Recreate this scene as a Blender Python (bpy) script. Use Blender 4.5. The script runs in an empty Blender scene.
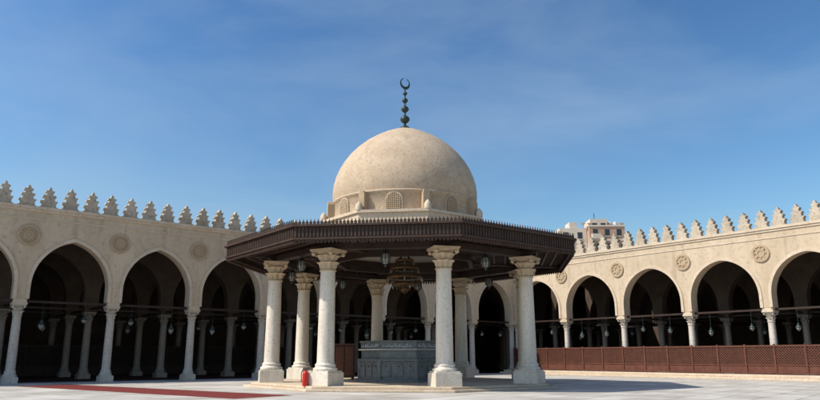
import bpy, bmesh, math, random
from mathutils import Vector, Matrix
random.seed(7)
scene=bpy.context.scene
scene.view_settings.view_transform='Standard'
scene.view_settings.look='None'
scene.view_settings.exposure=0
D=bpy.data
rad=math.radians
# ------------------------------------------------------------------ materials
def newmat(name):
    m=D.materials.new(name); m.use_nodes=True
    nt=m.node_tree; b=nt.nodes['Principled BSDF']
    return m,nt,b
def N(nt,t,**kw):
    n=nt.nodes.new(t)
    for k,v in kw.items(): setattr(n,k,v)
    return n
def mottled(name,c1,c2,scale=1.5,rough=.85,bump=.15,bscale=25,c3=None,streak=False,spec=.3,stain=None):
    m,nt,b=newmat(name); L=nt.links.new
    tc=N(nt,'ShaderNodeTexCoord')
    mp=N(nt,'ShaderNodeMapping')
    if streak: mp.inputs['Scale'].default_value=(1,1,.25)
    L(tc.outputs['Object'],mp.inputs['Vector'])
    n1=N(nt,'ShaderNodeTexNoise'); n1.inputs['Scale'].default_value=scale; n1.inputs['Detail'].default_value=8; n1.inputs['Roughness'].default_value=.65
    L(mp.outputs[0],n1.inputs['Vector'])
    r=N(nt,'ShaderNodeValToRGB'); e=r.color_ramp.elements
    e[0].position=.3; e[0].color=(*c1,1); e[1].position=.68; e[1].color=(*c2,1)
    L(n1.outputs['Fac'],r.inputs[0]); out=r.outputs[0]
    def over(out,scale,lo,hi,col,sc=(1,1,1)):
        mp3=N(nt,'ShaderNodeMapping'); mp3.inputs['Scale'].default_value=sc
        L(tc.outputs['Object'],mp3.inputs['Vector'])
        n3=N(nt,'ShaderNodeTexNoise'); n3.inputs['Scale'].default_value=scale; n3.inputs['Detail'].default_value=6
        L(mp3.outputs[0],n3.inputs['Vector'])
        r3=N(nt,'ShaderNodeValToRGB'); r3.color_ramp.elements[0].position=lo; r3.color_ramp.elements[1].position=hi
        L(n3.outputs['Fac'],r3.inputs[0])
        mx=N(nt,'ShaderNodeMix',data_type='RGBA'); mx.inputs['B'].default_value=(*col,1)
        L(r3.outputs[0],mx.inputs['Factor']); L(out,mx.inputs['A']); return mx.outputs['Result']
    if c3: out=over(out,scale*6,.52,.75,c3)
    if stain: out=over(out,2.2,.55,.85,stain,(1,1,.12))
    L(out,b.inputs['Base Color'])
    b.inputs['Roughness'].default_value=rough
    b.inputs['Specular IOR Level'].default_value=spec
    nb=N(nt,'ShaderNodeTexNoise'); nb.inputs['Scale'].default_value=bscale; nb.inputs['Detail'].default_value=5
    L(tc.outputs['Object'],nb.inputs['Vector'])
    bp=N(nt,'ShaderNodeBump'); bp.inputs['Strength'].default_value=bump; bp.inputs['Distance'].default_value=.03
    L(nb.outputs['Fac'],bp.inputs['Height']); L(bp.outputs[0],b.inputs['Normal'])
    return m
M={}
M['stucco']=mottled('stucco',(.46,.355,.24),(.60,.485,.345),.7,.9,.3,18,(.42,.32,.215),True,stain=(.32,.24,.165))
M['trim']=mottled('stucco_trim',(.50,.395,.275),(.62,.51,.38),1.2,.9,.2,20,(.42,.325,.225))
M['merlon']=mottled('merlon_stone',(.34,.28,.205),(.56,.475,.365),1.1,.9,.4,16,(.24,.19,.135))
M['inner']=mottled('inner_plaster_shaded',(.055,.04,.028),(.095,.07,.05),1,.9,.1,15)  # interior shade put into the plaster colour, far darker than the outer stucco
M['marble']=mottled('marble',(.58,.51,.41),(.76,.70,.59),2.2,.45,.08,12,(.45,.38,.30),True,.5,stain=(.40,.33,.25))
M['capital']=mottled('capital_stone',(.46,.365,.245),(.60,.49,.345),3,.8,.2,20,(.28,.21,.135))
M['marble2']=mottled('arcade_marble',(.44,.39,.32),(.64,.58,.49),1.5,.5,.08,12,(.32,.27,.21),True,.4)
M['marble3']=mottled('inner_marble_shaded',(.22,.19,.155),(.34,.30,.25),1.5,.5,.08,12,(.14,.12,.09),True,.4)  # copy of the arcade marble with shade painted in, for the inner rows
M['dome']=mottled('dome_stone',(.42,.315,.21),(.54,.42,.295),1.3,.9,.4,9,(.34,.25,.165),stain=(.35,.265,.18))
M['butt']=mottled('buttress_stone',(.37,.27,.165),(.45,.34,.22),2,.9,.2,14)
M['wood']=mottled('dark_wood',(.022,.013,.009),(.045,.026,.017),3,.6,.2,30)
M['woodm']=mottled('brown_wood',(.036,.02,.013),(.068,.037,.024),3,.6,.2,30)
M['woodr']=mottled('red_wood',(.085,.03,.018),(.135,.05,.03),3,.6,.2,30)
M['woodd']=mottled('fence_back_wood',(.035,.015,.010),(.055,.024,.015),3,.7,.2,30)
M['fount']=mottled('grey_marble',(.065,.08,.083),(.15,.168,.17),3,.3,.08,20,(.22,.24,.24),False,.5)
M['fountl']=mottled('light_marble',(.36,.38,.38),(.48,.50,.49),4,.3,.05,20)
M['bronze']=mottled('bronze',(.015,.03,.03),(.04,.06,.05),6,.4,.1,30)
M['brass']=mottled('brass',(.08,.045,.022),(.16,.10,.045),6,.4,.1,30)
M['brass'].node_tree.nodes['Principled BSDF'].inputs['Metallic'].default_value=.5
M['dark']=mottled('painted_dark_gap',(.012,.01,.008),(.02,.016,.013),3,.9,.1,10)  # near-black colour stands in for shade behind window grilles and screen lattice
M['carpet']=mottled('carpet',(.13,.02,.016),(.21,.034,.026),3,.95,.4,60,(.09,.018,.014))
M['carpetd']=mottled('carpet_shaded',(.04,.011,.009),(.065,.017,.013),3,.95,.4,60)  # interior floor carpet, colour darkened to deepen the shade under the arcades
M['lead']=mottled('roof_lead',(.25,.22,.19),(.32,.29,.25),2,.7,.1,10)
M['red']=mottled('red_paint',(.5,.02,.015),(.6,.03,.02),3,.35,.02,10)
M['black']=mottled('black_rubber',(.015,.015,.015),(.03,.03,.03),3,.5,.02,10)
M['brickb']=mottled('brick_far',(.36,.22,.155),(.46,.30,.21),.8,.9,.1,4)
M['conc']=mottled('concrete_far',(.50,.43,.34),(.64,.56,.46),.4,.9,.1,4)
m,nt,b=newmat('frosted_glass'); b.inputs['Base Color'].default_value=(.26,.25,.22,1); b.inputs['Roughness'].default_value=.2; M['glass']=m
m,nt,b=newmat('window_glass'); b.inputs['Base Color'].default_value=(.03,.035,.04,1); b.inputs['Roughness'].default_value=.15; M['wglass']=m
# ground paving
m,nt,b=newmat('marble_paving'); L=nt.links.new
tc=N(nt,'ShaderNodeTexCoord'); mp=N(nt,'ShaderNodeMapping'); mp.inputs['Rotation'].default_value=(0,0,rad(38.4))
L(tc.outputs['Object'],mp.inputs['Vector'])
br=N(nt,'ShaderNodeTexBrick'); br.offset=0; br.inputs['Scale'].default_value=1
br.inputs['Brick Width'].default_value=1.1; br.inputs['Row Height'].default_value=1.1; br.inputs['Mortar Size'].default_value=.02
br.inputs['Color1'].default_value=(.49,.46,.41,1); br.inputs['Color2'].default_value=(.64,.605,.545,1); br.inputs['Mortar'].default_value=(.24,.22,.19,1)
L(mp.outputs[0],br.inputs['Vector'])
n1=N(nt,'ShaderNodeTexNoise'); n1.inputs['Scale'].default_value=.35; n1.inputs['Detail'].default_value=9; n1.inputs['Roughness'].default_value=.7
L(tc.outputs['Object'],n1.inputs['Vector'])
r=N(nt,'ShaderNodeValToRGB'); r.color_ramp.elements[0].position=.32; r.color_ramp.elements[0].color=(.66,.63,.58,1); r.color_ramp.elements[1].position=.6; r.color_ramp.elements[1].color=(1,1,1,1)
L(n1.outputs['Fac'],r.inputs[0])
mx=N(nt,'ShaderNodeMix',data_type='RGBA',blend_type='MULTIPLY'); mx.inputs['Factor'].default_value=1
L(br.outputs['Color'],mx.inputs['A']); L(r.outputs[0],mx.inputs['B']); L(mx.outputs['Result'],b.inputs['Base Color'])
b.inputs['Roughness'].default_value=.6; b.inputs['Specular IOR Level'].default_value=.3
M['ground']=m
# ------------------------------------------------------------------ mesh builder
class MB:
    def __init__(s,T=None): s.v=[];s.f=[];s.mi=[];s.T=T or (lambda p:p);s.sm=[]
    def add(s,vs,fs,mi=0,sm=False):
        o=len(s.v); s.v+= [tuple(s.T(Vector(p))) for p in vs]
        for f in fs: s.f.append([i+o for i in f]); s.mi.append(mi); s.sm.append(sm)
    def box(s,x0,x1,y0,y1,z0,z1,mi=0):
        vs=[(x,y,z) for z in (z0,z1) for y in (y0,y1) for x in (x0,x1)]
        s.add(vs,[(0,2,3,1),(4,5,7,6),(0,1,5,4),(2,6,7,3),(0,4,6,2),(1,3,7,5)],mi)
    def obox(s,c,ax,ay,az,mi=0):
        c=Vector(c);ax=Vector(ax);ay=Vector(ay);az=Vector(az)
        vs=[c+ax*i+ay*j+az*k for k in(-1,1) for j in(-1,1) for i in(-1,1)]
        s.add(vs,[(0,2,3,1),(4,5,7,6),(0,1,5,4),(2,6,7,3),(0,4,6,2),(1,3,7,5)],mi)
    def bar(s,p0,p1,w,h,mi=0):
        p0=Vector(p0);p1=Vector(p1);d=p1-p0
        up=Vector((0,0,1))
        if abs(d.normalized().z)>.95: up=Vector((0,1,0))
        sd=d.cross(up).normalized(); u2=sd.cross(d).normalized()
        s.obox((p0+p1)/2,d/2,sd*w/2,u2*h/2,mi)
    def lathe(s,prof,c=(0,0),n=24,mi=0,mod=None,sm=True,rot=0):
        vs=[];fs=[]
        for k,(r,z) in enumerate(prof):
            for i in range(n):
                a=2*math.pi*i/n+rot
                rr=r*(mod(a,z) if mod else 1)
                vs.append((c[0]+rr*math.cos(a),c[1]+rr*math.sin(a),z))
        for k in range(len(prof)-1):
            for i in range(n):
                j=(i+1)%n
                fs.append((k*n+i,k*n+j,(k+1)*n+j,(k+1)*n+i))
        s.add(vs,fs,mi,sm)
        m0=len(prof)-1
        s.add(vs[:n],[tuple(range(n))[::-1]],mi); s.add(vs[m0*n:],[tuple(range(n))],mi)
    def prism(s,poly,fn,d0,d1,mi=0):
        n=len(poly)
        vs=[fn(a,b,d0) for a,b in poly]+[fn(a,b,d1) for a,b in poly]
        fs=[tuple(range(n)),tuple(range(n,2*n))[::-1]]+[(i,(i+1)%n,n+(i+1)%n,n+i) for i in range(n)]
        s.add(vs,fs,mi)
    def mesh(s,name,mats):
        me=D.meshes.new(name); me.from_pydata(s.v,[],s.f)
        for m in mats: me.materials.append(M[m])
        me.polygons.foreach_set('material_index',s.mi)
        me.polygons.foreach_set('use_smooth',s.sm)
        bm=bmesh.new(); bm.from_mesh(me)
        bmesh.ops.recalc_face_normals(bm,faces=bm.faces); bm.to_mesh(me); bm.free()
        me.update(); return me
    def obj(s,name,mats,parent=None,loc=None,bevel=0):
        me=s.mesh(name,mats); return put(name,me,parent,loc,bevel)
def put(name,me,parent=None,loc=None,bevel=0,rz=0):
    o=D.objects.new(name,me); scene.collection.objects.link(o)
    if loc is not None: o.location=loc
    o.rotation_euler=(0,0,rz)
    if parent:
        o.parent=parent
        o.matrix_parent_inverse=Matrix.Translation(parent.location).inverted()
    if bevel:
        b=o.modifiers.new('bevel','BEVEL'); b.width=bevel; b.segments=2; b.limit_method='ANGLE'
    return o
def empty(name,loc):
    e=D.objects.new(name,None); e.location=loc; scene.collection.objects.link(e); return e
# ------------------------------------------------------------------ column mesh
def column(H,r,cap,plinth,mats,name,n=24,cm=0):
    b=MB(); ph=plinth[1]; pw=plinth[0]/2
    b.box(-pw,pw,-pw,pw,0,ph*.55)
    b.box(-pw*.9,pw*.9,-pw*.9,pw*.9,ph*.55+.001,ph*.62)
    p0=ph*.62
    prof=[(pw*.88,p0),(pw*.92,p0+.04),(pw*.92,p0+.09),(pw*.80,p0+.13),(r*1.14,p0+.17),(r*1.2,p0+.21),(r*1.2,p0+.25),(r*1.06,p0+.29),(r,p0+.36)]
    ch=cap[1]; cw=cap[0]/2; zc=H-ch
    for k in range(1,9):
        t=k/8; prof.append((r*(1-.13*t**1.3),p0+.36+(zc-.1-p0-.36)*t))
    b.lathe(prof,n=n)
    rt=r*.87
    b.lathe([(rt,zc-.1),(rt*1.15,zc-.08),(rt*1.15,zc-.03),(rt,zc)],n=n,mi=cm)
    z1=zc+ch*.36; z2=zc+ch*.68; z3=H-ch*.14
    def mod(a,z):
        return 1+.13*math.cos(8*a) if z<z1+.001 else 1+.15*math.cos(8*a+math.pi)
    b.lathe([(rt*.92,zc),(rt*1.06,zc+ch*.12),(rt*1.14,zc+ch*.26),(rt*1.45,z1-.01),(rt*1.25,z1)],n=64,mod=mod,mi=cm)
    b.lathe([(rt*.95,z1),(rt*1.08,z1+ch*.14),(rt*1.34,z2-.02),(rt*1.66,z2),(rt*1.42,z2+.01)],n=64,mod=mod,mi=cm)
    b.lathe([(rt*1.0,z2-.02),(rt*1.2,z2+ch*.08),(cw*.92,z3)],n=32,mod=lambda a,z:1+.06*math.cos(4*a+math.pi),mi=cm)
    for sx in(-1,1):
        for sy in(-1,1):
            b.lathe([(.001,z3-ch*.2),(cw*.15,z3-ch*.17),(cw*.19,z3-ch*.08),(cw*.12,z3)],c=(sx*cw*.82,sy*cw*.82),n=10,mi=cm)
    b.box(-cw,cw,-cw,cw,z3+.001,z3+ch*.07,cm)
    b.box(-cw*1.06,cw*1.06,-cw*1.06,cw*1.06,z3+ch*.07+.001,H,cm)
    return b.mesh(name,mats)
# ------------------------------------------------------------------ arcades
aL=rad(51.6)
uL=Vector((math.sin(aL),math.cos(aL),0)); uR=Vector((-math.cos(aL),math.sin(aL),0))
C=Vector((9.0,59.5,0))
SPR=4.35; ATOP=7.6; WTOP=9.35; TH=.75; DEPTH=20
def arch_pts(hs,z0,ztop,n=14):
    st=z0+.75; rise=ztop-st
    pts=[(-hs,z0),(-hs,st)]
    c=(rise*rise-hs*hs)/(2*hs); R=hs+c
    if c<0: c=0;R=hs
    amax=math.asin(min(1,rise/R))
    for i in range(1,n+1):
        a=amax*i/n
        pts.append((c-R*math.cos(a),st+R*math.sin(a)))
    pts[-1]=(0,ztop)
    return pts+[(-x,z) for x,z in pts[:-1][::-1]]
def arcade_wall(mb,u0,bay,nb,v,th,ztop,hs,mi=0,zs=SPR,za=ATOP,rim=False):
    ap=arch_pts(hs,zs,za)
    for k in range(nb):
        uc=u0+bay*(k+.5)
        for sx in(-1,1):
            a,b_=sorted((uc+sx*hs,uc+sx*bay/2))
            mb.add([(a,v,zs),(b_,v,zs),(b_,v,ztop),(a,v,ztop),(a,v+th,zs),(b_,v+th,zs),(b_,v+th,ztop),(a,v+th,ztop)],
                   [(0,1,2,3),(4,7,6,5),(0,4,5,1)],mi)
        inner=ap
        for i in range(len(inner)-1):
            (x0,z0),(x1,z1)=inner[i],inner[i+1]
            P=[(uc+x0,v,z0),(uc+x1,v,z1),(uc+x1,v+th,z1),(uc+x0,v+th,z0)]
            mb.add(P,[(0,1,2,3)],mi)
            if abs(x1-x0)>1e-6:
                for vv in(v,v+th):
                    mb.add([(uc+x0,vv,z0),(uc+x1,vv,z1),(uc+x1,vv,ztop),(uc+x0,vv,ztop)],[(0,1,2,3)],mi)
        if rim:
            rp=arch_pts(hs+.16,zs,za+.18); ip=arch_pts(hs-.02,zs,za-.02)
            for i in range(len(rp)-1):
                a0,a1,b0,b1=rp[i],rp[i+1],ip[i],ip[i+1]
                o=v-.06
                vs=[(uc+a0[0],o,a0[1]),(uc+a1[0],o,a1[1]),(uc+b1[0],o,b1[1]),(uc+b0[0],o,b0[1]),
                    (uc+a0[0],v+.01,a0[1]),(uc+a1[0],v+.01,a1[1]),(uc+b1[0],v+.01,b1[1]),(uc+b0[0],v+.01,b0[1])]
                mb.add(vs,[(0,1,2,3),(0,4,5,1),(3,2,6,7)],1)
col_arc=column(SPR-.28,.235,(.66,.52),(.72,.55),['marble2'],'arcade_column')
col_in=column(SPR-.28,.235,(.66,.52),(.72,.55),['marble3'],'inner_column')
def merlon_poly():
    st=[(.44,0),(.44,.10),(.36,.10),(.36,.34),(.42,.36),(.42,.44),(.27,.46),(.27,.66),(.33,.68),(.33,.76),(.17,.78),(.17,.94),(.22,.96),(.22,1.03),(.09,1.06),(.07,1.16),(0,1.27)]
    return st+[(-x,z) for x,z in st[:-1][::-1]]
def wing(name,mapf,u0,bay,nb,hs,rows,loc,floor=0,mpitch=1.1):
    e=empty(name,loc)
    T=mapf
    f=MB(T); arcade_wall(f,u0,bay,nb,0,TH,WTOP-.3,hs,rim=True)
    ue=u0+bay*nb
    f.box(u0-.0,ue,-.06,TH+.05,WTOP-.299,WTOP-.16,1)
    f.box(u0-.0,ue,-.12,TH+.08,WTOP-.159,WTOP,1)
    f.box(u0,ue,-.035,-.002,8.62,8.70,1)
    for k in range(1,nb+1):
        uc=u0+bay*k
        segs=20
        for (r0,r1,o) in((.42,.56,.09),(.0,.42,.04),(.16,.26,.075)):
            for i in range(segs):
                a0=2*math.pi*i/segs;a1=2*math.pi*(i+1)/segs
                pts=[(r0*math.cos(a0),r0*math.sin(a0)),(r1*math.cos(a0),r1*math.sin(a0)),(r1*math.cos(a1),r1*math.sin(a1)),(r0*math.cos(a1),r0*math.sin(a1))]
                f.prism(pts,lambda a,b,d:(uc+a,d,7.75+b),-o,.01,2)
        for i in range(8):
            a=2*math.pi*i/8
            f.obox((uc+.33*math.cos(a),-.06,7.75+.33*math.sin(a)),(.07*math.cos(a),0,.07*math.sin(a)),(0,.03,0),(-.03*math.sin(a),0,.03*math.cos(a)),2)
    f.obj('facade_wall',['stucco','trim','butt'],e)
    mm=MB(T); poly=merlon_poly()
    n=int((ue-u0)/mpitch)
    for i in range(n):
        sc=1+random.uniform(-.05,.03); jx=random.uniform(-.03,.03); lean=random.uniform(-.03,.03)
        uc=u0+(i+.5)*mpitch+jx
        mm.prism([(a+lean*b+random.uniform(-.012,.012),b*sc+random.uniform(-.008,.008)*(b>0)) for a,b in poly],lambda a,b,d:(uc+a,d,WTOP+.001+b),.15,.5)
    mm.obj('stepped_merlons',['merlon'],e)
    ii=MB(T)
    for rv in rows:
        arcade_wall(ii,u0 if floor else u0-bay*4,bay,nb+(0 if floor else 4),rv,.6,8.6,hs-.05,0)
    ui=u0 if floor else u0-bay*4
    ii.box(ui,ue,TH+.02,DEPTH,8.6+.01,8.9,1)
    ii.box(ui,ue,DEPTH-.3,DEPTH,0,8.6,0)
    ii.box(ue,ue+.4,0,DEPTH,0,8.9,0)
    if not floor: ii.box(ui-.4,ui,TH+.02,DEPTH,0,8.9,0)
    else: ii.box(u0-.4,u0-.02,17.5,DEPTH+.5,0,8.95,0)
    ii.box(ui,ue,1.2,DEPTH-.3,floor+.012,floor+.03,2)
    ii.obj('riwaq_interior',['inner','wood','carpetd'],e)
    t=MB(T)
    for rv in [0]+rows:
        k0=0 if (floor or rv==0) else -4
        d=TH if rv==0 else .6
        vc=rv+d/2
        m0=0 if rv==0 else 2
        for k in range(k0,nb+1):
            uc=u0+bay*k
            w=.36
            t.box(uc-w,uc+w,vc-.40,vc+.40,SPR-.28+.001,SPR-.20,m0)
            t.box(uc-.32,uc+.32,vc-.36,vc+.36,SPR-.2+.001,SPR-.001,m0)
            if k<nb:
                t.box(uc+.33,uc+bay-.33,vc-.05,vc+.05,SPR-.17,SPR-.05,1)
        for k in range(k0,nb+1):
            uc=u0+bay*k
            t.box(uc-.05,uc+.05,vc+.37,vc+5-.42,SPR-.17,SPR-.05,1)
    t.obj('imposts_and_tie_beams',['trim','wood','inner'],e)
    for rv in [0]+rows:
        k0=0 if (floor or rv==0) else -4
        d=TH if rv==0 else .6
        for k in range(k0,nb+1):
            p=T(Vector((u0+bay*k,rv+d/2,0.0)))
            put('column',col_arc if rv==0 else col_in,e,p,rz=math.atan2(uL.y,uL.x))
    return e
mapL=lambda p: C-uL*p.x+uR*p.y+Vector((0,0,p.z))
mapR=lambda p: C-uR*p.x+uL*p.y+Vector((0,0,p.z))
wingL=wing('arcade_building',mapL,0.0,4.71,11,1.98,[5,10,15],C.copy())
wingR=wing('arcade_building',mapR,0.0,5.33,8,2.3,[5,10,15],C+Vector((.5,.4,0)),floor=.001)
s=MB(mapR); s.box(.2,42,-2.2,1.19,0,.16,0); s.box(.2,42,-1.7,1.19,.161,.30,0)
s.obj('raised_stone_step',['trim'],bevel=.02)
# ------------------------------------------------------------------ wooden lattice fence (right)
def fence(name,mapf,ua,ub,v,z0,h,mats,pl=1.78):
    e=empty(name,mapf(Vector((ua,v,z0))))
    b=MB(mapf); n=int((ub-ua)/pl)
    for i in range(n):
        a=ua+i*pl; c=a+pl
        b.box(a-.05,a+.05,v-.06,v+.06,z0,z0+h+.06,0)
        b.box(a+.05,c-.05,v-.04,v+.04,z0+.05,z0+.15,0)
        b.box(a+.05,c-.05,v-.04,v+.04,z0+h-.1,z0+h,0)
        b.box(a+.05,c-.05,v-.035,v+.035,z0+h*.30,z0+h*.30+.07,0)
        b.box(a+.05,c-.05,v+.0,v+.02,z0+.15,z0+h*.30,1)
        w=pl-.1; hz0=z0+h*.30+.07; hh=h*.70-.17
        m_=10
        for j in range(-7,m_):
            for sg in(1,-1):
                x0=a+.05+j*w/m_*1.0; x1=x0+hh
                t0=max(0,(a+.05-x0)/hh); t1=min(1,(c-.05-x0)/hh)
                if t1-t0<.05: continue
                p0=(x0+hh*t0, hz0+hh*t0); p1=(x0+hh*t1, hz0+hh*t1)
                if sg<0: p0=(a+c-p0[0],p0[1]); p1=(a+c-p1[0],p1[1])
                b.bar((p0[0],v+.012*sg,p0[1]),(p1[0],v+.012*sg,p1[1]),.02,.04,0)
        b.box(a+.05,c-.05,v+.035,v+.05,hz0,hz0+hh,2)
    b.obj('lattice_panels',mats,e)
    return e
fence('wooden_lattice_fence',mapR,.3,42,-.45,.301,1.75,['woodr','woodr','woodd'])
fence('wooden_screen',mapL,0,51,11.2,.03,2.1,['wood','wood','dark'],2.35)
# hanging lamps
lm=MB()
lm.lathe([(.012,0),(.012,-.9)],n=6,mi=0)
lm.lathe([(.03,-.9),(.10,-.96),(.05,-1.0),(.14,-1.08),(.16,-1.15)],n=12,mi=0)
lm.lathe([(.15,-1.151),(.16,-1.2),(.12,-1.32),(.07,-1.38),(.02,-1.44)],n=12,mi=1)
lm.lathe([(.17,-1.14),(.18,-1.17),(.17,-1.2)],n=12,mi=0)
for i in range(6):
    a=2*math.pi*i/6; lm.bar((.165*math.cos(a),.165*math.sin(a),-1.18),(.07*math.cos(a),.07*math.sin(a),-1.4),.02,.02)
lampme=lm.mesh('hanging_lamp',['bronze','glass'])
def lamps(mapf,bay,nb,vs):
    for v in vs:
        for k in range(nb):
            for f_ in ((.5,) if v>1 else (.27,.73)):
                o=put('hanging_lamp',lampme,None,mapf(Vector((bay*(k+f_+random.uniform(-.04,.04)),v,SPR-.17))))
                o.scale=(1,1,random.uniform(.7,1.05))
lamps(mapL,4.71,10,[.375,5.3]); lamps(mapR,5.33,7,[.375,5.3])
# ------------------------------------------------------------------ pavilion
P=Vector((-.27,34.5,0))
BET=-30
def pv(th,R,z=0): 
    a=rad(th); return Vector((R*math.sin(a),-R*math.cos(a),z))
pav=empty('domed_pavilion',P)
def PT(p): return P+p
def octring(b,R0,R1,z0,z1,mi=0):
    for k in range(8):
        t0=BET+45*k;t1=t0+45
        vs=[pv(t0,R0,z0),pv(t1,R0,z0),pv(t1,R1,z0),pv(t0,R1,z0),pv(t0,R0,z1),pv(t1,R0,z1),pv(t1,R1,z1),pv(t0,R1,z1)]
        b.add(vs,[(0,1,2,3),(4,7,6,5),(0,4,5,1),(3,2,6,7)],mi)
def octprism(b,R0,z0,R1,z1,mi=0):
    vs=[pv(BET+45*k,R0,z0) for k in range(8)]+[pv(BET+45*k,R1,z1) for k in range(8)]
    b.add(vs,[tuple(range(8)),tuple(range(8,16))[::-1]]+[(i,(i+1)%8,8+(i+1)%8,8+i) for i in range(8)],mi)
b=MB(PT); octprism(b,7.7,0,7.7,.10); octprism(b,7.35,.101,7.35,.2)
b.obj('platform',['trim'],pav,bevel=.02)
PZ=.2; CT=5.82
colk=column(CT-PZ,.36,(1.08,.85),(1.1,.95),['marble','capital'],'pavilion_column',n=32,cm=1)
for k in range(8):
    p=P+pv(BET+45*k,6.45,PZ); put('column',colk,pav,p,rz=rad(BET+45*k),bevel=.008)
R=8.78
w=MB(PT)
octring(w,6.45-.22,6.45+.22,CT+.001,CT+.25,0)
octring(w,3.7,R-.12,CT+.40,CT+.46,1)
octring(w,R-.12,R,CT+.12,CT+.62,0)
octring(w,R-.16,R+.07,CT+.10,CT+.17,1)
octring(w,R-.02,R+.14,CT+.62,CT+.70,1)
octring(w,3.5,3.72,CT+.05,CT+.9,0)
for k in range(8):
    t0=BET+45*k
    w.bar(pv(t0,3.7,CT+.31),pv(t0,R-.2,CT+.31),.22,.18,0)
    A=pv(t0,1); B=pv(t0+45,1)
    for rr in (4.3,4.9,5.5,7.1,7.6,8.1):
        w.bar(A*rr+Vector((0,0,CT+.345)),B*rr+Vector((0,0,CT+.345)),.09,.11,1)
    edge=B-A; mid=(A+B)/2; nrm=mid.normalized(); el=edge.length
    for j in range(-7,8):
        x=j*.42
        apo=math.cos(rad(22.5)); half=el/2
        rmin=max(3.9, abs(x)/half+.25)
        if rmin<R-.5:
            p0=nrm*(rmin*apo)+edge.normalized()*x; p1=nrm*((R-.2)*apo)+edge.normalized()*x
            w.bar(p0+Vector((0,0,CT+.37)),p1+Vector((0,0,CT+.37)),.06,.06,1)
w.obj('wooden_eave',['wood','woodm'],pav)
f=MB(PT)
for k in range(8):
    t0=BET+45*k
    A=pv(t0,R);B=pv(t0+45,R); ed=(B-A); L_=ed.length; ed.normalize(); nr=((A+B)/2).normalized()
    n=44
    for i in range(n):
        q=A+ed*(L_*(i+.5)/n)
        f.obox(q+nr*.012+Vector((0,0,CT+.395)),ed*.035,nr*.02,Vector((0,0,.20)),0)
        hw=.055
        pts=[(-hw,0),(-hw,-.10),(0,-.17),(hw,-.10),(hw,0)]
        f.prism(pts,lambda a,b_,d:q+ed*a+nr*d+Vector((0,0,CT+.11+b_)),-.05,.0,0)
        pts=[(-.05,0),(-.065,.10),(-.02,.15),(0,.24),(.02,.15),(.065,.10),(.05,0)]
        f.prism(pts,lambda a,b_,d:q+ed*a+nr*d+Vector((0,0,CT+.70+b_)),-.01,.03,0)
f.obj('eave_ornament',['woodm'],pav)
r_=MB(PT); octprism(r_,R-.02,CT+.64,4.3,7.0); r_.obj('roof_slab',['lead'],pav)
d=MB(PT)
octprism(d,4.25,6.9,4.25,7.85,0); octprism(d,4.35,7.85,4.35,7.98,0)
for k in range(8):
    q=pv(BET+45*k,4.2)
    d.lathe([(.17,7.981),(.17,8.2),(.12,8.3),(.02,8.42)],c=(q.x,q.y),n=10)
DS=1.022
d.lathe([(3.60*DS,7.98),(3.60*DS,8.88),(3.68*DS,8.93),(3.68*DS,9.0),(3.62*DS,9.03)],n=64,mi=1)
def arch(hw,zb,zs,n=8):
    pts=[(-hw,zb),(hw,zb)]
    for i in range(n+1):
        an=math.pi*i/n; pts.append((hw*math.cos(an),zs+hw*1.15*math.sin(an)))
    return pts
for k in range(8):
    t0=BET+45*k; q=pv(t0,3.66*DS); a=rad(t0)
    rr=Vector((math.sin(a),-math.cos(a),0)); tt=Vector((math.cos(a),math.sin(a),0))
    d.prism([(-.16,7.98),(-.16,8.82),(-.1,8.95),(0,9.0),(.1,8.95),(.16,8.82),(.16,7.98)],lambda x,z,dd:q+tt*x+rr*dd+Vector((0,0,z)),-.2,.28,2)
    a2=rad(t0+22.5); q2=pv(t0+22.5,3.6*DS); r2=Vector((math.sin(a2),-math.cos(a2),0)); t2=Vector((math.cos(a2),math.sin(a2),0))
    d.prism(arch(.42,8.0,8.44),lambda x,z,dd:q2+t2*x+r2*dd+Vector((0,0,z)),-.1,.05,1)
    d.prism(arch(.34,8.06,8.44),lambda x,z,dd:q2+t2*x+r2*dd+Vector((0,0,z)),-.1,.055,3)
    for j in range(-3,4):
        x=j*.09; zt=8.44+ .34*1.15*math.sqrt(max(0,1-(x/.34)**2))
        d.obox(q2+t2*x+r2*.065+Vector((0,0,(8.06+zt)/2)),t2*.02,r2*.012,Vector((0,0,(zt-8.06)/2)),2)
    for j in range(8):
        z=8.10+j*.09; hw=.34 if z<8.44 else .34*math.sqrt(max(0,1-((z-8.44)/(.34*1.15))**2))
        d.obox(q2+r2*.068+Vector((0,0,z)),t2*hw,r2*.012,Vector((0,0,.02)),2)
prof=[(3.60,9.03),(3.66,9.3),(3.66,9.6),(3.62,9.95),(3.52,10.35),(3.36,10.75),(3.14,11.15),(2.85,11.55),(2.5,11.93),(2.1,12.27),(1.65,12.57),(1.2,12.82),(.75,13.02),(.35,13.16),(.12,13.25)]
d.lathe([(r*DS,z) for r,z in prof],n=72,mi=1)
d.obj('dome_and_drum',['trim','dome','butt','dark'],pav)
g=MB(PT)
def bulb(r,z,h): return [(.05,z),(r*.6,z+h*.15),(r,z+h*.42),(r*.85,z+h*.68),(r*.35,z+h*.9),(.05,z+h)]
g.lathe([(.3,13.15),(.26,13.28),(.1,13.38),(.06,13.5)],n=16)
for (r,z,h) in((.27,13.5,.5),(.06,14.0,.12),(.22,14.12,.42),(.05,14.54,.12),(.17,14.66,.32),(.045,14.98,.12),(.13,15.1,.24),(.04,15.34,.14)):
    g.lathe(bulb(r,z,h),n=16)
zc=15.78
n=26
outer=[];inner=[]
for i in range(n+1):
    a=rad(-90)+ (i/n-.5)*2*rad(158)
    outer.append((.31*math.cos(a),zc+.31*math.sin(a)))
    inner.append((.235*math.cos(a),zc+.06+.235*math.sin(a)))
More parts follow.
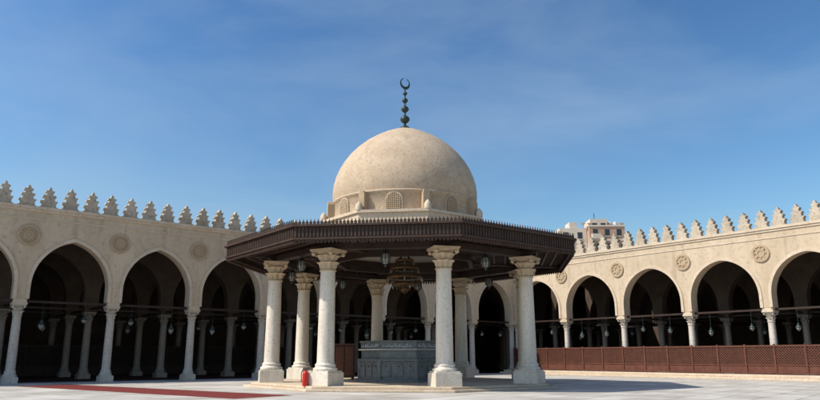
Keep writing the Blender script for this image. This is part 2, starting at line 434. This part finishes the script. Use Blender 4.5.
for i in range(n):
    g.prism([outer[i],outer[i+1],inner[i+1],inner[i]],lambda x,z,dd:Vector((x*.86,dd+x*.5,z)),-.035,.035)
g.obj('crescent_finial',['bronze'],pav)
ch=empty('chandelier',P+Vector((0,0,5)))
c=MB(PT)
c.lathe([(.02,9.0),(.02,6.0)],n=6)
for (r,z) in((.45,6.05),(.7,5.65),(.9,5.2),(.62,4.85)):
    c.lathe([(r-.04,z),(r+.03,z),(r+.03,z+.13),(r-.04,z+.13)],n=16)
    m_=int(r*18)
    for i in range(m_):
        a=2*math.pi*i/m_
        c.lathe([(.02,z-.16),(.04,z-.12),(.042,z-.05),(.03,z)],c=(r*math.cos(a),r*math.sin(a)),n=6,mi=0 if i%3 else 1)
for i in range(8):
    a=2*math.pi*i/8; ca,sa=math.cos(a),math.sin(a)
    pr=[(.05,6.5),(.45,6.1),(.7,5.72),(.9,5.27),(.62,4.9),(.1,4.75)]
    for j in range(len(pr)-1):
        c.bar((pr[j][0]*ca,pr[j][0]*sa,pr[j][1]),(pr[j+1][0]*ca,pr[j+1][0]*sa,pr[j+1][1]),.03,.03)
c.lathe([(.1,4.8),(.25,4.7),(.18,4.58),(.03,4.45)],n=12)
c.obj('tiered_frame',['brass','glass'],ch)
hl=MB()
hl.lathe([(.015,0),(.015,-.45)],n=6)
hl.lathe([(.03,-.45),(.17,-.58),(.19,-.62),(.1,-.64)],n=8,sm=False)
hl.lathe([(.15,-.64),(.2,-.85),(.13,-1.02),(.05,-1.06)],n=8,mi=1,sm=False)
for i in range(8):
    a=2*math.pi*i/8; hl.bar((.155*math.cos(a),.155*math.sin(a),-.64),(.205*math.cos(a),.205*math.sin(a),-.85),.04,.04)
    hl.bar((.205*math.cos(a),.205*math.sin(a),-.85),(.13*math.cos(a),.13*math.sin(a),-1.03),.04,.04)
hl.lathe([(.06,-1.06),(.08,-1.1),(.01,-1.2)],n=8)
hlm=hl.mesh('hanging_lantern',['bronze','glass'])
for k in range(8):
    q=P+pv(BET+22.5+45*k,5.9,CT+.42); put('hanging_lantern',hlm,None,q)
# ------------------------------------------------------------------ ablution fountain
FZ=PZ
fo=empty('ablution_fountain',P+Vector((0,0,FZ)))
b=MB(PT)
def oc(b,R0,z0,R1,z1,mi=0): octprism(b,R0,FZ+z0,R1,FZ+z1,mi)
oc(b,2.45,.001,2.45,.12,0); oc(b,2.25,.121,2.25,.95,0); oc(b,2.36,.951,2.36,1.06,0); oc(b,2.16,1.061,2.16,1.45,0)
oc(b,2.3,1.451,2.34,1.52,1);oc(b,2.2,1.521,2.2,1.82,0);oc(b,2.28,1.821,2.28,1.9,0)
for k in range(8):
    t0=BET+45*k; A=pv(t0,2.25);B=pv(t0+45,2.25); ed=(B-A);L_=ed.length;ed.normalize();nr=((A+B)/2).normalized()
    for j in range(3):
        q=A+ed*(L_*(j+.5)/3)
        b.obox(q+nr*.02+Vector((0,0,FZ+.53)),ed*.22,nr*.02,Vector((0,0,.30)),0)
        b.obox(q+nr*.045+Vector((0,0,FZ+.72)),ed*.035,nr*.05,Vector((0,0,.03)),2)
    q=A; b.lathe([(.09,FZ+.121),(.09,FZ+.95)],c=(q.x,q.y),n=10)
    A2=pv(t0,2.2*1.0)
    for j in range(22):
        x=.1+(L_-.25)*j/22*.96
        q=A2+ed*x; zz=FZ+1.67+random.uniform(-.03,.03)
        if random.random()<.55: b.obox(q+nr*.008+Vector((0,0,zz)),ed*random.uniform(.010,.018),nr*.012,Vector((0,0,random.uniform(.05,.1))),1)
        else: b.obox(q+nr*.008+Vector((0,0,zz-.04)),ed*random.uniform(.03,.05)+Vector((0,0,random.uniform(-.02,.02))),nr*.012,Vector((0,0,.018)),1)
b.obj('octagonal_basin',['fount','fountl','brass'],fo,bevel=.006)
# ------------------------------------------------------------------ fire extinguisher & cabinet
def world_at(px,d): return Vector(((px-410)/698*d,d,0))
cn=empty('fire_extinguisher',world_at(306,28.6)+Vector((0,0,.2)))
b=MB(); b.lathe([(.11,0),(.125,.02),(.125,.46),(.11,.53),(.06,.58),(.035,.6)],n=20)
b.lathe([(.035,.6),(.04,.66),(.025,.68)],n=12,mi=1)
b.bar((-.03,0,.67),(.15,0,.72),.03,.02,1); b.bar((-.03,0,.66),(.14,0,.64),.03,.02,1)
hp=[(-.03,0,.65),(-.12,-.02,.62),(-.165,-.03,.5),(-.16,-.03,.3),(-.15,-.03,.14)]
for i in range(4): b.bar(hp[i],hp[i+1],.03,.03,1)
b.obj('cylinder_and_hose',['red','black'],cn,cn.location)
cb=empty('wooden_cabinet',world_at(345,36.5)+Vector((0,0,.2)))
b=MB(); b.box(-.5,.5,-.3,.3,.1,1.75,2); 
for x in(-.25,.25): b.box(x-.22,x+.22,-.32,-.301,.2,1.65,0); b.box(x*.2-.02,x*.2+.02,-.35,-.321,.85,1.0,1)
b.box(-.55,.55,-.35,.34,1.751,1.82)
for x in(-.42,.42):
    for y in(-.22,.22): b.box(x-.05,x+.05,y-.05,y+.05,0,.099)
b.obj('cabinet_body',['woodr','brass','wood'],cb,cb.location,bevel=.01)
# ------------------------------------------------------------------ ground, carpet
g=MB(); g.box(-1500,1500,-1500,1500,-.5,0); g.obj('ground',['ground'])
def strip(name,p0,p1,wd,z=.006):
    b=MB(); p0=Vector((*p0,0));p1=Vector((*p1,0)); d_=(p1-p0).normalized(); s_=Vector((-d_.y,d_.x,0))*wd/2
    Lx=(p1-p0).length
    n=30
    vs=[];fs=[]
    for i in range(n+1):
        q=p0+d_*Lx*i/n; j1=s_.normalized()*random.uniform(-.04,.04)
        vs+=[q-s_+j1+Vector((0,0,z)),q+s_+j1+Vector((0,0,z))]
    for i in range(n): fs.append((2*i,2*i+2,2*i+3,2*i+1))
    b.add(vs,fs); b.obj(name,['carpet'])
strip('carpet',(-17.8,34.2),(-5.0,24.3),2.6)
# ------------------------------------------------------------------ apartment building beyond
ab=empty('apartment_building',(40,140,0))
b=MB(lambda p: Vector((0,140,0))+p)
def pxX(px): return (px-410)/698*140
def block(x0,x1,y0,y1,z0,z1,mi,fl=3.0,slab=True):
    b.box(x0,x1,y0,y1,z0,z1,mi)
    n=int((z1-z0)/fl)
    for i in range(n):
        zt=z1-i*fl
        if slab: b.box(x0-.15,x1+.15,y0-.15,y0-.001,zt-.35,zt-.02,1)
        nx=max(2,int((x1-x0)/2.2))
        for j in range(nx):
            xc=x0+(x1-x0)*(j+.5)/nx
            b.box(xc-.5,xc+.5,y0-.04,y0-.002,zt-2.3,zt-.9,2)
            b.box(xc-.6,xc+.6,y0-.12,y0-.042,zt-2.42,zt-2.3,1)
            if (i+j)%3==0: b.box(xc-.9,xc+.9,y0-1.0,y0-.16,zt-3.0,zt-2.0,1)
block(pxX(597),pxX(634),0,9,0,28.3,0)
block(pxX(568),pxX(596.6),2,11,0,28.0,1,slab=False)
block(pxX(601),pxX(619),2,7,28.35,30.0,1,fl=1.6,slab=False)
b.box(pxX(580),pxX(588),3,7,28.05,29.5,1)
for px in(623,629):
    b.lathe([(.5,28.4),(.5,29.4),(.1,29.6)],c=(pxX(px),3),n=12,mi=1)
b.box(pxX(608),pxX(608)+.12,4,4.1,30,31.6,2)
for px in (592,599,633):
    b.lathe([(.05,28.3),(.5,28.8),(.55,28.85)],c=(pxX(px),1),n=12,mi=1)
b.obj('apartment_body',['brickb','conc','wglass'],ab)
# ------------------------------------------------------------------ world, sun, camera
SX,SY,EL=-.96,-.28,47
az=math.atan2(SX,SY)
wd=D.worlds.new('World'); scene.world=wd; wd.use_nodes=True; nt=wd.node_tree; L=nt.links.new
bg=nt.nodes['Background']; sk=N(nt,'ShaderNodeTexSky'); sk.sky_type='NISHITA'; sk.sun_disc=False
sk.sun_elevation=rad(EL); sk.sun_rotation=az; sk.air_density=1.3; sk.dust_density=1.3; sk.ozone_density=3
v1=N(nt,'ShaderNodeVectorMath',operation='SCALE'); v1.inputs['Scale'].default_value=.15
L(sk.outputs[0],v1.inputs[0])
gm=N(nt,'ShaderNodeGamma'); gm.inputs['Gamma'].default_value=1.42; L(v1.outputs[0],gm.inputs['Color'])
v2=N(nt,'ShaderNodeVectorMath',operation='SCALE'); v2.inputs['Scale'].default_value=1.12/.15
L(gm.outputs[0],v2.inputs[0])
hs_=N(nt,'ShaderNodeHueSaturation'); hs_.inputs['Saturation'].default_value=1.08; hs_.inputs['Hue'].default_value=.498
L(v2.outputs[0],hs_.inputs['Color'])
tc=N(nt,'ShaderNodeTexCoord'); mp=N(nt,'ShaderNodeMapping'); mp.inputs['Scale'].default_value=(1.3,1.3,3.6); mp.inputs['Location'].default_value=(.4,0,.3)
L(tc.outputs['Generated'],mp.inputs[0])
nz=N(nt,'ShaderNodeTexNoise'); nz.inputs['Scale'].default_value=1.8; nz.inputs['Detail'].default_value=8; nz.inputs['Roughness'].default_value=.52; nz.inputs['Distortion'].default_value=.3
L(mp.outputs[0],nz.inputs['Vector'])
cr=N(nt,'ShaderNodeValToRGB'); cr.color_ramp.elements[0].position=.43; cr.color_ramp.elements[0].color=(0,0,0,1); cr.color_ramp.elements[1].position=.85; cr.color_ramp.elements[1].color=(.5,.5,.5,1)
L(nz.outputs['Fac'],cr.inputs[0])
mx=N(nt,'ShaderNodeMix',data_type='RGBA'); mx.inputs['B'].default_value=(3.2,4.2,5.2,1)
L(cr.outputs[0],mx.inputs['Factor']); L(hs_.outputs[0],mx.inputs['A']); L(mx.outputs['Result'],bg.inputs['Color'])
bg.inputs['Strength'].default_value=.145
sd=D.lights.new('sun','SUN'); sd.energy=5.0; sd.angle=rad(.5); sd.color=(1,.945,.86)
so=D.objects.new('sun',sd); scene.collection.objects.link(so)
h=Vector((SX,SY,0)).normalized()*math.cos(rad(EL)); S=Vector((h.x,h.y,math.sin(rad(EL))))
so.rotation_euler=S.to_track_quat('Z','Y').to_euler(); so.location=S*60
cd=D.cameras.new('camera'); cam=D.objects.new('camera',cd); scene.collection.objects.link(cam)
cd.sensor_width=36; cd.lens=36*680/820; cd.clip_end=5000
cam.location=(0,0,1.35); cam.rotation_euler=(rad(103.0),0,0)
scene.camera=cam
